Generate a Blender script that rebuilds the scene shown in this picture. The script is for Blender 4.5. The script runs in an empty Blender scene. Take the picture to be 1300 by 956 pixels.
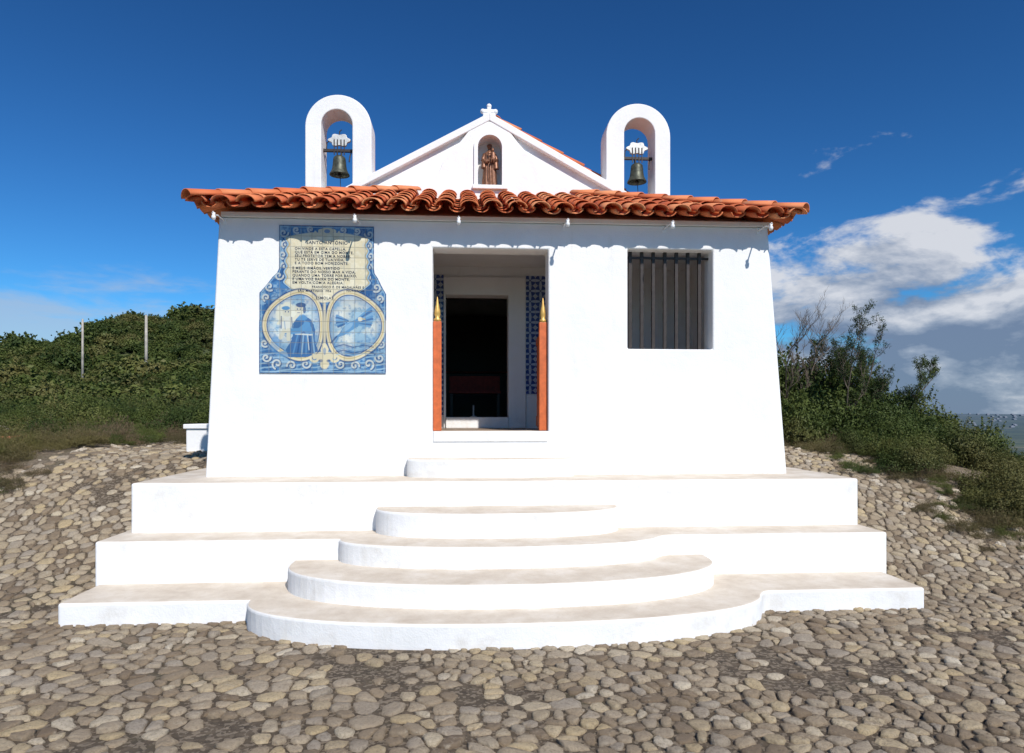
import bpy, bmesh, math, random
import numpy as np
from mathutils import Vector, Matrix, Euler
from mathutils import noise as mnoise
random.seed(7); np.random.seed(7)
scene=bpy.context.scene
C=scene.collection
R=math.radians

# ------------------------------------------------------------ helpers
def link(o,parent=None):
    C.objects.link(o)
    if parent: o.parent=parent
    return o
def empty(name,loc=(0,0,0)):
    e=bpy.data.objects.new(name,None); e.location=loc; e.empty_display_size=.2
    C.objects.link(e); return e
def obj(name,verts,faces,mat=None,parent=None,smooth=False):
    me=bpy.data.meshes.new(name); me.from_pydata([tuple(v) for v in verts],[],faces)
    bm=bmesh.new(); bm.from_mesh(me); bmesh.ops.recalc_face_normals(bm,faces=bm.faces); bm.to_mesh(me); bm.free()
    if mat: me.materials.append(mat)
    if smooth:
        for p in me.polygons: p.use_smooth=True
    o=bpy.data.objects.new(name,me); link(o,parent); return o
def fastmesh(name,V,F,mat,parent=None,k=4):
    me=bpy.data.meshes.new(name)
    n=len(F); me.vertices.add(len(V)); me.vertices.foreach_set("co",np.asarray(V,dtype=np.float32).ravel())
    me.loops.add(n*k); me.loops.foreach_set("vertex_index",np.asarray(F,dtype=np.int32).ravel())
    me.polygons.add(n); me.polygons.foreach_set("loop_start",np.arange(0,n*k,k,dtype=np.int32))
    me.update(calc_edges=True); me.validate()
    if mat: me.materials.append(mat)
    return me
def bevel(o,w,seg=2):
    m=o.modifiers.new("b",'BEVEL'); m.width=w; m.segments=seg; m.limit_method='ANGLE'; m.angle_limit=R(40); return o
HF=[(0,3,2,1),(4,5,6,7),(0,1,5,4),(1,2,6,5),(2,3,7,6),(3,0,4,7)]
def box(name,x0,x1,y0,y1,z0,z1,mat,parent=None,bv=0):
    v=[(x0,y0,z0),(x1,y0,z0),(x1,y1,z0),(x0,y1,z0),(x0,y0,z1),(x1,y0,z1),(x1,y1,z1),(x0,y1,z1)]
    o=obj(name,v,HF,mat,parent)
    if bv: bevel(o,bv)
    return o
def hexa(name,v,mat,parent=None): return obj(name,v,HF,mat,parent)
def prism_z(name,pts,z0,z1,mat,parent=None):
    n=len(pts)
    v=[(x,y,z0) for x,y in pts]+[(x,y,z1) for x,y in pts]
    f=[tuple(range(n)),tuple(range(n,2*n))]+[(i,(i+1)%n,n+(i+1)%n,n+i) for i in range(n)]
    return obj(name,v,f,mat,parent)
def prism_y(name,pts,y0,y1,mat,parent=None):
    n=len(pts)
    v=[(x,y0,z) for x,z in pts]+[(x,y1,z) for x,z in pts]
    f=[tuple(range(n)),tuple(range(n,2*n))]+[(i,(i+1)%n,n+(i+1)%n,n+i) for i in range(n)]
    return obj(name,v,f,mat,parent)
def ringband(name,outer,inner,y0,y1,mat,parent=None,closed=False):
    n=len(outer); v=[]
    for P in (outer,inner):
        for y in (y0,y1): v+=[(x,y,z) for x,z in P]
    O0,O1,I0,I1=0,n,2*n,3*n; f=[]
    for i in range(n if closed else n-1):
        j=(i+1)%n
        f+=[(O0+i,O0+j,I0+j,I0+i),(O1+i,O1+j,I1+j,I1+i),(O0+i,O0+j,O1+j,O1+i),(I0+i,I0+j,I1+j,I1+i)]
    if not closed: f+=[(O0,O1,I1,I0),(O0+n-1,O1+n-1,I1+n-1,I0+n-1)]
    return obj(name,v,f,mat,parent)
def lathe(name,prof,mat,parent=None,seg=28,loc=(0,0,0),smooth=True):
    v=[];f=[]
    for r,z in prof:
        for k in range(seg):
            a=2*math.pi*k/seg; v.append((r*math.cos(a),r*math.sin(a),z))
    for i in range(len(prof)-1):
        for k in range(seg):
            a=i*seg+k;b=i*seg+(k+1)%seg; f.append((a,b,b+seg,a+seg))
    o=obj(name,v,f,mat,parent,smooth); o.location=loc; return o
def tube(name,pts,r,mat,parent=None,res=2):
    cu=bpy.data.curves.new(name,'CURVE'); cu.dimensions='3D'; cu.bevel_depth=1; cu.bevel_resolution=res; cu.use_fill_caps=True
    s=cu.splines.new('POLY'); s.points.add(len(pts)-1)
    for i,p in enumerate(pts):
        s.points[i].co=(*p,1); s.points[i].radius=r[i] if isinstance(r,(list,tuple)) else r
    cu.materials.append(mat); o=bpy.data.objects.new(name,cu); link(o,parent); return o
def apply_bool(o,cutter):
    m=o.modifiers.new("x",'BOOLEAN'); m.operation='DIFFERENCE'; m.object=cutter; m.solver='EXACT'
    dg=bpy.context.evaluated_depsgraph_get(); dg.update()
    me=bpy.data.meshes.new_from_object(o.evaluated_get(dg)); o.modifiers.clear(); o.data=me
def arch(cx,hw,z0,zt,n=20):
    zc=zt-hw
    P=[(cx-hw,z0),(cx-hw,(z0+zc)/2)]
    for i in range(n+1):
        a=math.pi-math.pi*i/n; P.append((cx+hw*math.cos(a),zc+hw*math.sin(a)))
    P+=[(cx+hw,(z0+zc)/2),(cx+hw,z0)]
    return P

# ------------------------------------------------------------ node helpers
def newmat(name,rough=.8):
    m=bpy.data.materials.new(name); m.use_nodes=True
    nt=m.node_tree; b=nt.nodes["Principled BSDF"]; b.inputs["Roughness"].default_value=rough
    return m,nt,b
def noise(nt,scale,detail=4,rough=.55,vec=None,dist=0):
    n=nt.nodes.new("ShaderNodeTexNoise"); n.inputs["Scale"].default_value=scale; n.inputs["Detail"].default_value=detail
    n.inputs["Roughness"].default_value=rough; n.inputs["Distortion"].default_value=dist
    if vec is not None: nt.links.new(vec,n.inputs["Vector"])
    return n.outputs["Fac"]
def ramp(nt,fac,stops):
    n=nt.nodes.new("ShaderNodeValToRGB"); cr=n.color_ramp
    while len(cr.elements)<len(stops): cr.elements.new(.5)
    for e,(p,c) in zip(cr.elements,stops):
        e.position=p; e.color=(*c,1) if len(c)==3 else c
    nt.links.new(fac,n.inputs["Fac"]); return n.outputs["Color"]
def mix(nt,fac,a,b,mode='MIX'):
    n=nt.nodes.new("ShaderNodeMix"); n.data_type='RGBA'; n.blend_type=mode
    def s(i,v):
        if hasattr(v,'node'): nt.links.new(v,n.inputs[i])
        elif i==0: n.inputs[0].default_value=v
        else: n.inputs[i].default_value=(*v,1)
    s(0,fac); s(6,a); s(7,b); return n.outputs[2]
def mth(nt,op,a,b=None,c=None,clamp=False):
    n=nt.nodes.new("ShaderNodeMath"); n.operation=op; n.use_clamp=clamp
    for i,v in enumerate((a,b,c)):
        if v is None: continue
        if hasattr(v,'node'): nt.links.new(v,n.inputs[i])
        else: n.inputs[i].default_value=v
    return n.outputs[0]
def sstep(nt,v,a,b,o0=0,o1=1):
    n=nt.nodes.new("ShaderNodeMapRange"); n.interpolation_type='SMOOTHSTEP'
    nt.links.new(v,n.inputs[0])
    for i,x in enumerate((a,b,o0,o1)): n.inputs[i+1].default_value=x
    return n.outputs[0]
def bump(nt,b,h,strength=.3,dist=.02):
    n=nt.nodes.new("ShaderNodeBump"); n.inputs["Strength"].default_value=strength; n.inputs["Distance"].default_value=dist
    nt.links.new(h,n.inputs["Height"]); nt.links.new(n.outputs[0],b.inputs["Normal"])
def pos(nt): return nt.nodes.new("ShaderNodeNewGeometry").outputs["Position"]
def sep(nt,v):
    n=nt.nodes.new("ShaderNodeSeparateXYZ"); nt.links.new(v,n.inputs[0]); return n.outputs
def vscale(nt,v,s):
    n=nt.nodes.new("ShaderNodeVectorMath"); n.operation='MULTIPLY'; nt.links.new(v,n.inputs[0]); n.inputs[1].default_value=s; return n.outputs[0]
def simple(name,col,rough=.6,metal=0,var=.25,scale=20,bmp=.1):
    m,nt,b=newmat(name,rough); p=pos(nt); f=noise(nt,scale,5,vec=p)
    c=ramp(nt,f,[(.3,tuple(x*(1-var) for x in col)),(.7,tuple(min(1,x*(1+var)) for x in col))])
    nt.links.new(c,b.inputs["Base Color"]); b.inputs["Metallic"].default_value=metal
    if bmp: bump(nt,b,f,bmp,.01)
    return m

# ------------------------------------------------------------ materials
def m_plaster(name,treads=False):
    m,nt,b=newmat(name,.8); p=pos(nt)
    f=noise(nt,1.7,6,.6,p); f2=noise(nt,28,5,.6,p); f3=noise(nt,6,4,.6,vscale(nt,p,(1,1,.25)))
    c=ramp(nt,f,[(.3,(.75,.745,.735)),(.6,(.81,.805,.80))])
    stain=sstep(nt,f3,.56,.8,0,.35)
    c=mix(nt,stain,c,(.60,.57,.51))
    if treads:
        g=nt.nodes.new("ShaderNodeNewGeometry"); nz=sep(nt,g.outputs["Normal"])[2]
        up=sstep(nt,nz,.6,.95)
        wear=noise(nt,3.2,7,.65,p)
        tc=ramp(nt,wear,[(.25,(.48,.40,.315)),(.5,(.60,.525,.43)),(.75,(.72,.66,.58))])
        tc=mix(nt,sstep(nt,f2,.6,.75,0,.45),tc,(.38,.31,.23))
        c=mix(nt,up,c,tc)
        scuff=mth(nt,'MULTIPLY',sstep(nt,noise(nt,2.3,7,.7,p),.50,.68),mth(nt,'SUBTRACT',1.,up))
        c=mix(nt,mth(nt,'MULTIPLY',scuff,.45),c,(.58,.54,.48))
    else:
        lz=sep(nt,p)[2]
        low=mth(nt,'MULTIPLY',sstep(nt,lz,1.22,1.05),sstep(nt,f2,.4,.65,0,.45))
        c=mix(nt,low,c,(.5,.45,.38))
    nt.links.new(c,b.inputs["Base Color"])
    h=mth(nt,'ADD',mth(nt,'MULTIPLY',noise(nt,9,6,.6,p),.7),mth(nt,'MULTIPLY',noise(nt,70,4,.6,p),.3))
    bump(nt,b,h,.4,.02)
    return m
WALL=m_plaster("whitewash"); STEP=m_plaster("whitewash_steps",True)

def m_tile():
    m,nt,b=newmat("terracotta",.75); p=pos(nt)
    a=nt.nodes.new("ShaderNodeAttribute"); a.attribute_name="tint"
    c=ramp(nt,a.outputs["Fac"],[(0,(.46,.095,.03)),(.5,(.62,.16,.05)),(1,(.68,.26,.11))])
    f=noise(nt,22,5,.6,p)
    c=mix(nt,sstep(nt,f,.6,.78,0,.45),c,(.26,.09,.045))
    c=mix(nt,sstep(nt,noise(nt,7,5,.6,p),.60,.75,0,.45),c,(.55,.38,.25))
    nt.links.new(c,b.inputs["Base Color"]); bump(nt,b,f,.25,.01); return m
TILE=m_tile()
IRON=simple("dark_iron",(.035,.027,.024),.55,.3)
BRONZE=simple("bell_bronze",(.07,.075,.055),.5,.5,.5,30)
STATUE=simple("statue_bronze",(.20,.09,.05),.45,.4,.4,40)
ORANGE=simple("orange_wood",(.55,.12,.03),.5,0,.2,15)
GOLD=simple("gilded_wood",(.62,.38,.10),.4,.3,.2)
DARK=simple("dark_wood",(.02,.015,.012),.5)
REDW=simple("red_cloth",(.25,.03,.02),.7)
ZINC=simple("painted_metal",(.55,.55,.53),.5,.3)
WHITEP=simple("white_plastic",(.8,.8,.8),.4,0,.05)
FLOORM=simple("floor_tiles",(.30,.22,.16),.5,0,.3,8)
POLE=simple("weathered_wood",(.40,.36,.31),.9,0,.3,4)
BARK=simple("bark",(.13,.10,.075),.9,0,.4,12)
ROCK=simple("limestone",(.42,.36,.28),.95,0,.35,6,.6)
INK=simple("azulejo_ink",(.015,.02,.05),.3,0,.1,20,0)

def m_azul():
    m,nt,b=newmat("azulejo_painting",.2)
    a=nt.nodes.new("ShaderNodeAttribute"); a.attribute_name="paint"
    nt.links.new(a.outputs["Color"],b.inputs["Base Color"])
    a2=nt.nodes.new("ShaderNodeAttribute"); a2.attribute_name="hgt"
    bump(nt,b,a2.outputs["Fac"],.5,.003)
    return m
def m_azwall():
    m,nt,b=newmat("azulejo_pattern",.2); p=pos(nt)
    def cell(ax,s):
        x=mth(nt,'MULTIPLY',ax,1/s); return mth(nt,'ABSOLUTE',mth(nt,'SUBTRACT',mth(nt,'FRACT',x),.5))
    S=sep(nt,p); u=cell(mth(nt,'ADD',S[0],S[1]),.15); v=cell(S[2],.15)
    r=mth(nt,'SQRT',mth(nt,'ADD',mth(nt,'MULTIPLY',u,u),mth(nt,'MULTIPLY',v,v)))
    petal=mth(nt,'MULTIPLY',mth(nt,'ABSOLUTE',mth(nt,'SUBTRACT',u,v)),1.2)
    w=mth(nt,'SUBTRACT',r,petal)
    c=mix(nt,sstep(nt,w,.05,.12),(.40,.47,.60),(.025,.06,.24))
    c=mix(nt,sstep(nt,r,.52,.56),c,(.45,.5,.6))
    c=mix(nt,sstep(nt,r,.06,.09),(.03,.06,.2),c)
    g=mth(nt,'MAXIMUM',u,v); c=mix(nt,sstep(nt,g,.478,.49),c,(.3,.3,.3))
    nt.links.new(c,b.inputs["Base Color"]); return m
AZW=m_azwall()

def m_leaf(name,cols,tr=.2):
    m,nt,b=newmat(name,.6)
    a=nt.nodes.new("ShaderNodeAttribute"); a.attribute_name="lv"
    oi=nt.nodes.new("ShaderNodeObjectInfo")
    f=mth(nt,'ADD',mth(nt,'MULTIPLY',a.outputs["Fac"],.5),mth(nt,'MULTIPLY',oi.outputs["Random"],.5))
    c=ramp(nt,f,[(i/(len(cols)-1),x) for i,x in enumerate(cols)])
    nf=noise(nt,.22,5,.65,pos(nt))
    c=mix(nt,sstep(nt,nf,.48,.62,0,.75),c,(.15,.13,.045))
    nt.links.new(c,b.inputs["Base Color"])
    b.inputs["Specular IOR Level"].default_value=.2
    t=nt.nodes.new("ShaderNodeBsdfTranslucent"); nt.links.new(c,t.inputs[0])
    ms=nt.nodes.new("ShaderNodeMixShader"); ms.inputs[0].default_value=tr
    nt.links.new(b.outputs[0],ms.inputs[1]); nt.links.new(t.outputs[0],ms.inputs[2])
    nt.links.new(ms.outputs[0],nt.nodes["Material Output"].inputs[0]); return m
LEAF=m_leaf("shrub_leaves",[(.018,.032,.010),(.042,.066,.016),(.08,.105,.024),(.15,.165,.045)])
LEAF2=m_leaf("heath_leaves",[(.06,.045,.025),(.10,.085,.04),(.15,.105,.065),(.20,.15,.09)])

# ------------------------------------------------------------ terrain
def sm(t): t=np.clip(t,0,1); return t*t*(3-2*t)
def height(X,Y):
    X=np.asarray(X,float); Y=np.asarray(Y,float)
    z=1.22*sm((Y+1.75)/4.9)-.03
    s=X-6.1-.22*np.maximum(Y,-4)
    sp=np.where(s>0,s*s/(s+2.0),0)
    z=z-62*(1-np.exp(-.36*sp/62))
    hx=(X+23)/np.where(X<-23,20.5,26.); hy=(Y-62)/23.
    z=z+9.9*np.exp(-(hx*hx+hy*hy))*(1+.06*np.sin(X*.35)+.05*np.sin(X*.9+Y*.3))
    D=np.sqrt(X*X+Y*Y)
    far=sm((D-1500)/2500.)
    z=z+far*(40+22*np.sin(X/610.+1)*np.cos(Y/900.))*np.where(s>0,1,0)
    rough=sm((np.abs(X-.2)-5.8)/2.)
    z=z+rough*.09*(np.sin(X*1.3+Y*.7)+np.sin(X*.6-Y*1.9))
    return z
def xbr(y): return 5.4+(3-y)*.20 if y<3 else 5.4+(y-3)*.05
def xbl(y): return -6.45+.20*max(y,0)-(2.2*max(0,.8-y) if y<.8 else 0)
def terrain():
    n=340; k=np.linspace(-1,1,n); a=math.asinh(9000/5.)
    g=5*np.sinh(k*a); X,Y=np.meshgrid(g,g+1,indexing='ij')
    Z=height(X,Y)
    V=np.stack([X,Y,Z],-1).reshape(-1,3)
    idx=np.arange(n*n).reshape(n,n)
    F=np.stack([idx[:-1,:-1],idx[1:,:-1],idx[1:,1:],idx[:-1,1:]],-1).reshape(-1,4)
    m,nt,b=newmat("ground",.95); p=pos(nt)
    fine=noise(nt,60,7,.7,p); mid=noise(nt,13,6,.7,p)
    vp=nt.nodes.new("ShaderNodeTexVoronoi"); vp.inputs["Scale"].default_value=48; nt.links.new(p,vp.inputs["Vector"])
    peb=sep(nt,vp.outputs["Color"])
    bed=ramp(nt,mid,[(.3,(.065,.046,.028)),(.5,(.12,.088,.056)),(.7,(.20,.15,.10))])
    bed=mix(nt,sstep(nt,peb[0],.62,.7,0,.7),bed,(.34,.27,.19))
    n1=noise(nt,1.1,8,.65,p); n2=noise(nt,14,6,.7,p)
    bed=mix(nt,sstep(nt,n1,.55,.68,0,.45),bed,(.07,.07,.03))
    soil=ramp(nt,n2,[(.3,(.12,.085,.05)),(.5,(.30,.23,.155)),(.7,(.46,.38,.29))])
    soil=mix(nt,sstep(nt,n1,.5,.62,0,.7),soil,(.13,.11,.05))
    soil=mix(nt,.5,soil,bed)
    green=ramp(nt,n1,[(.3,(.03,.045,.015)),(.6,(.07,.085,.025)),(.75,(.13,.11,.05))])
    ln=nt.nodes.new("ShaderNodeVectorMath"); ln.operation='LENGTH'; nt.links.new(p,ln.inputs[0]); D=ln.outputs["Value"]
    near=mth(nt,'ADD',D,mth(nt,'MULTIPLY',mth(nt,'SUBTRACT',n1,.5),9))
    wild=mix(nt,sstep(nt,near,8.5,12),soil,green)
    Sx=sep(nt,p)
    inpath=mth(nt,'MULTIPLY',sstep(nt,Sx[0],-6.2,-5.6),mth(nt,'MULTIPLY',sstep(nt,Sx[0],6.2,5.4),sstep(nt,Sx[1],8,6)))
    wild=mix(nt,inpath,wild,bed)
    vf=nt.nodes.new("ShaderNodeTexVoronoi"); vf.inputs["Scale"].default_value=.006; nt.links.new(p,vf.inputs["Vector"])
    farc=ramp(nt,sep(nt,vf.outputs["Color"])[0],[(0,(.03,.05,.03)),(.6,(.06,.085,.04)),(.8,(.13,.12,.07)),(1,(.05,.07,.04))])
    nf=noise(nt,.012,8,.7,p); farc=mix(nt,sstep(nt,nf,.45,.55),farc,(.025,.045,.025))
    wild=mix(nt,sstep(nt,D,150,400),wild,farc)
    wild=mix(nt,sstep(nt,D,200,5500,0,.85),wild,(.085,.13,.19))  # aerial haze painted into the ground colour, growing bluer with distance
    nt.links.new(wild,b.inputs["Base Color"])
    bump(nt,b,mth(nt,'ADD',mth(nt,'MULTIPLY',n2,1.5),fine),1.0,.03)
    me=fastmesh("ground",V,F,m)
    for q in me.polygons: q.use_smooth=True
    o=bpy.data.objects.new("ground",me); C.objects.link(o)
terrain()

# ------------------------------------------------------------ stone paving: every stone is its own flat, chipped slab
def paving():
    rs=random.Random(11)
    sp=.108; x0,x1,y0,y1=-9.6,8.0,-5.4,8.0
    nx=int((x1-x0)/sp); ny=int((y1-y0)/sp)
    G={}
    for i in range(nx):
        for j in range(ny):
            pn=mnoise.noise(Vector((i*.07,j*.07,3.3)))
            if rs.random()<.26+.30*pn: continue
            x=x0+(i+.5+rs.uniform(-.55,.55)+(.5 if j%2 else 0))*sp; y=y0+(j+.5+rs.uniform(-.5,.5))*sp*.9
            G[(i,j)]=(x,y)
    V=[];F=[];T=[]
    M=11
    for (i,j),(cx,cy) in G.items():
        if -3.6<cx<3.85 and -1.65<cy<8.3: 
            if cy<2.2 or (-2.5<cx<2.7): continue
        if (cx-.1)**2/2.15**2+((cy+1.74)/.72)**2<1 and cy<-1.7: continue
        r_=xbr(cy)+.35; l_=xbl(cy)
        e=min(r_-cx,cx-l_,7.6-cy)+.55*mnoise.noise(Vector((cx*1.1,cy*1.1,0)))
        if e<-.5: continue
        if e<.35 and rs.random()>(e+.5)/.85: continue
        if mnoise.noise(Vector((cx*.9,cy*1.3,7.7)))>.38 and rs.random()<.5: continue
        poly=[(cx-.18,cy-.18),(cx+.18,cy-.18),(cx+.18,cy+.18),(cx-.18,cy+.18)]
        for a in range(-2,3):
            for b in range(-2,3):
                if a==0 and b==0: continue
                q=G.get((i+a,j+b))
                if not q: continue
                dx,dy=q[0]-cx,q[1]-cy
                if dx*dx+dy*dy>.11: continue
                c0=(q[0]**2+q[1]**2-cx**2-cy**2)/2
                out=[]
                L=len(poly)
                for k in range(L):
                    P=poly[k];Q=poly[(k+1)%L]
                    dp=P[0]*dx+P[1]*dy-c0; dq=Q[0]*dx+Q[1]*dy-c0
                    if dp<=0: out.append(P)
                    if (dp<0)!=(dq<0) and dp!=dq:
                        t=dp/(dp-dq); out.append((P[0]+(Q[0]-P[0])*t,P[1]+(Q[1]-P[1])*t))
                poly=out
                if len(poly)<3: break
            if len(poly)<3: break
        if len(poly)<3: continue
        mx=sum(p[0] for p in poly)/len(poly); my=sum(p[1] for p in poly)/len(poly)
        rad=[]
        a0=rs.uniform(0,.6)
        angs=sorted(a0+2*math.pi*(k+rs.uniform(-.28,.28))/M for k in range(M))
        for a in angs:
            ca_,sa_=math.cos(a),math.sin(a); best=.3
            for w in range(len(poly)):
                P=poly[w];Q=poly[(w+1)%len(poly)]
                ex,ey=Q[0]-P[0],Q[1]-P[1]; den=ca_*ey-sa_*ex
                if abs(den)<1e-9: continue
                t=((P[0]-mx)*ey-(P[1]-my)*ex)/den; s=((P[0]-mx)*sa_-(P[1]-my)*ca_)/den
                if t>0 and -.001<=s<=1.001: best=min(best,t)
            rad.append(best)
        gap=rs.uniform(.004,.012)
        rad=[max(.010,(rad[k]*.86+.07*(rad[k-1]+rad[(k+1)%M]))-gap)*rs.uniform(.88,1.03) for k in range(M)]
        zb=float(height(mx,my)); dzx=float(height(mx+.1,my)-height(mx-.1,my))/.2; dzy=float(height(mx,my+.1)-height(mx,my-.1))/.2
        tx,ty=rs.gauss(0,.06)+dzx,rs.gauss(0,.06)+dzy
        h=.009+abs(rs.gauss(0,.008))
        base=len(V); tint=rs.random()
        for (f,hh) in ((1.0,-.02),(.985,h*.45),(.88,h*.92),(.5,h*1.06)):
            for k in range(M):
                a=angs[k]; r=rad[k]*f; dx,dy=r*math.cos(a),r*math.sin(a)
                V.append((mx+dx,my+dy,zb+tx*dx+ty*dy+hh+(rs.gauss(0,.0018) if hh>0 else 0))); T.append(tint)
        V.append((mx,my,zb+h*1.06+rs.gauss(0,.002))); T.append(tint)
        for q in range(3):
            for k in range(M):
                a=base+q*M+k; b=base+q*M+(k+1)%M; F.append((a,b,b+M,a+M))
        top=base+4*M
        for k in range(0,M-1,2):
            F.append((base+3*M+k,base+3*M+(k+1)%M,base+3*M+(k+2)%M,top))
        # odd sector closed with a split quad
        V.append(tuple((np.array(V[base+3*M+M-1])+np.array(V[base+3*M]))/2)); T.append(tint)
        F.append((base+3*M+M-1,top+1,base+3*M,top))
    m,nt,b=newmat("paving_stone",.92); p=pos(nt)
    at=nt.nodes.new("ShaderNodeAttribute"); at.attribute_name="tint"
    c=ramp(nt,at.outputs["Fac"],[(0,(.19,.135,.085)),(.2,(.34,.26,.17)),(.45,(.45,.36,.25)),(.65,(.38,.32,.25)),(.82,(.52,.40,.23)),(1,(.62,.54,.42))])
    fine=noise(nt,60,8,.75,p); mid=noise(nt,17,7,.72,p); big=noise(nt,.8,7,.68,p)
    c=mix(nt,sstep(nt,mid,.54,.70,0,.5),c,(.58,.50,.38))
    c=mix(nt,sstep(nt,mid,.44,.32,0,.5),c,(.17,.125,.08))
    c=mix(nt,sstep(nt,fine,.34,.54,.5,0),c,(.13,.095,.06))
    c=mix(nt,sstep(nt,big,.36,.58,.35,0),c,(.20,.15,.10))
    nt.links.new(c,b.inputs["Base Color"])
    bump(nt,b,mth(nt,'ADD',fine,mth(nt,'MULTIPLY',mid,1.5)),.9,.02)
    me=fastmesh("stone_paving",V,F,m)
    if len(me.vertices)==len(T):
        a_=me.attributes.new("tint",'FLOAT','POINT'); a_.data.foreach_set("value",np.array(T,dtype=np.float32))
    C.objects.link(bpy.data.objects.new("stone_paving",me))
paving()

# ------------------------------------------------------------ CHAPEL
chapel=empty("chapel")
def curve_pts(cx,y0,r,dep,n=40,p=2.15):
    out=[]
    for i in range(n+1):
        a=math.pi-math.pi*i/n
        c,s=math.cos(a),math.sin(a)
        out.append((cx+r*math.copysign(abs(c)**(2/p),c),y0-dep*abs(s)**(2/p)))
    return out
steps=empty("steps"); steps.parent=chapel
def tier(name,x0,x1,yf,yb,z,cur=None,flare=0):
    pts=[(x0,yb),(x0,yf)]
    if cur:
        cp=curve_pts(cur[0],yf,cur[1],cur[2],p=cur[3])
        if flare:
            e=cp[-4]
            cp=cp[:-3]
            for t in (.2,.4,.6,.8,1.):
                x=e[0]+(cur[0]+cur[1]+flare-e[0])*t; y=e[1]+(yf-e[1])*(1-(1-t)**2)
                cp.append((x,y-.0005))
        pts+=cp
    pts+=[(x1,yf),(x1,yb)]
    o=prism_z(name,pts,-.6,z,STEP,steps)
    m=o.modifiers.new("b",'BEVEL'); m.width=.024; m.segments=3; m.limit_method='ANGLE'; m.angle_limit=R(50)
    return o
def halfstep(name,cx,r,yf,dep,yb,z0,z,p=2.2):
    pts=[(cx-r,yb)]+curve_pts(cx,yf,r,dep,p=p)+[(cx+r,yb)]
    o=prism_z(name,pts,z0,z,STEP,steps)
    m=o.modifiers.new("b",'BEVEL'); m.width=.024; m.segments=3; m.limit_method='ANGLE'; m.angle_limit=R(50)
    return o
tier("tier_1",-3.72,3.93,-1.74,1.0,.17,(.10,2.24,.81,2.2),.12)
tier("tier_2",-3.75,3.98,-1.10,1.3,.57,(.06,1.55,.50,2.1),.15)
tier("tier_3",-3.64,3.95,-.64,2.6,1.07)
halfstep("curved_step_1",.08,2.0,-1.25,.91,-1.0,-.5,.37)
halfstep("curved_step_2",.05,1.25,-.66,.53,-.5,-.4,.81,2.4)
halfstep("curved_step_3",.0,.94,-.06,.24,.1,-.3,1.27,2.6)

def cellwall(name,xs,zs,holes,y0,y1,mat,parent,xf=None):
    verts=[];vi={};faces=[]
    def V(i,j,s):
        k=(i,j,s)
        if k not in vi:
            x=xs[i]; z=zs[j]
            if xf: x=xf(i,z,x)
            vi[k]=len(verts); verts.append((x,y0 if s==0 else y1,z))
        return vi[k]
    nx,nz=len(xs)-1,len(zs)-1
    solid=lambda i,j: 0<=i<nx and 0<=j<nz and (i,j) not in holes
    for i in range(nx):
        for j in range(nz):
            if not solid(i,j): continue
            faces.append((V(i,j,0),V(i+1,j,0),V(i+1,j+1,0),V(i,j+1,0)))
            faces.append((V(i,j,1),V(i,j+1,1),V(i+1,j+1,1),V(i+1,j,1)))
            if not solid(i-1,j): faces.append((V(i,j,0),V(i,j+1,0),V(i,j+1,1),V(i,j,1)))
            if not solid(i+1,j): faces.append((V(i+1,j,0),V(i+1,j,1),V(i+1,j+1,1),V(i+1,j+1,0)))
            if not solid(i,j-1): faces.append((V(i,j,0),V(i,j,1),V(i+1,j,1),V(i+1,j,0)))
            if not solid(i,j+1): faces.append((V(i,j+1,0),V(i+1,j+1,0),V(i+1,j+1,1),V(i,j+1,1)))
    return obj(name,verts,faces,mat,parent)
ZB,ZT=1.0,3.94
def xf(i,z,x):
    t=(z-ZB)/(ZT-ZB)
    if i==0: return -3.15+.15*t
    if i==5: return 3.47-.235*t
    return x
xs=[-3.15,-.656,.656,1.576,2.577,3.47]; zs=[ZB,1.56,2.515,3.64,3.665,ZT]
o=cellwall("front_wall",xs,zs,{(1,1),(1,2),(3,2),(3,3)},0,.3,WALL,chapel,xf); bevel(o,.02,3)
hexa("side_wall_a",[(-3.15,.3,ZB),(-2.85,.3,ZB),(-2.85,2.0,ZB),(-3.15,2.0,ZB),(-3.0,.3,ZT),(-2.7,.3,ZT),(-2.7,2.0,ZT),(-3.0,2.0,ZT)],WALL,chapel)
hexa("side_wall_b",[(3.17,.3,ZB),(3.47,.3,ZB),(3.47,2.0,ZB),(3.17,2.0,ZB),(2.94,.3,ZT),(3.235,.3,ZT),(3.235,2.0,ZT),(2.94,2.0,ZT)],WALL,chapel)
box("porch_floor",-2.84,3.16,.02,2.0,1.1,1.562,FLOORM,chapel)
box("door_sill",-.65,.65,-.012,.31,1.45,1.572,STEP,chapel,.008)
box("porch_ceiling",-2.8,3.1,.301,1.998,3.86,3.935,WALL,chapel)
xs2=[-3.0,-.594,.325,3.2]; zs2=[1.0,1.72,3.455,3.93]
cellwall("nave_front_wall",xs2,zs2,{(1,1)},2.0,2.25,WALL,chapel)
box("nave_wall_upper",-2.62,2.78,2.001,2.25,3.931,4.6,WALL,chapel)
box("nave_side_a",-2.62,-2.37,2.251,8,0.6,4.6,WALL,chapel)
box("nave_side_b",2.53,2.78,2.251,8,0.6,4.6,WALL,chapel)
box("nave_back",-2.62,2.78,8.001,8.25,.6,4.6,WALL,chapel)
box("nave_floor",-2.36,2.52,2.26,7.99,1.2,1.70,FLOORM,chapel)
box("nave_ceiling",-2.36,2.52,2.26,7.99,4.4,4.55,DARK,chapel)
def rectframe(name,x0,x1,z0,z1,w,wl,y0,y1,mat):
    e=[(x0-wl,z0),(x0-wl,z1+w),(x1+w,z1+w),(x1+w,z0)]; i=[(x0,z0),(x0,z1),(x1,z1),(x1,z0)]
    return ringband(name,e,i,y0,y1,mat,chapel)
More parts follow.
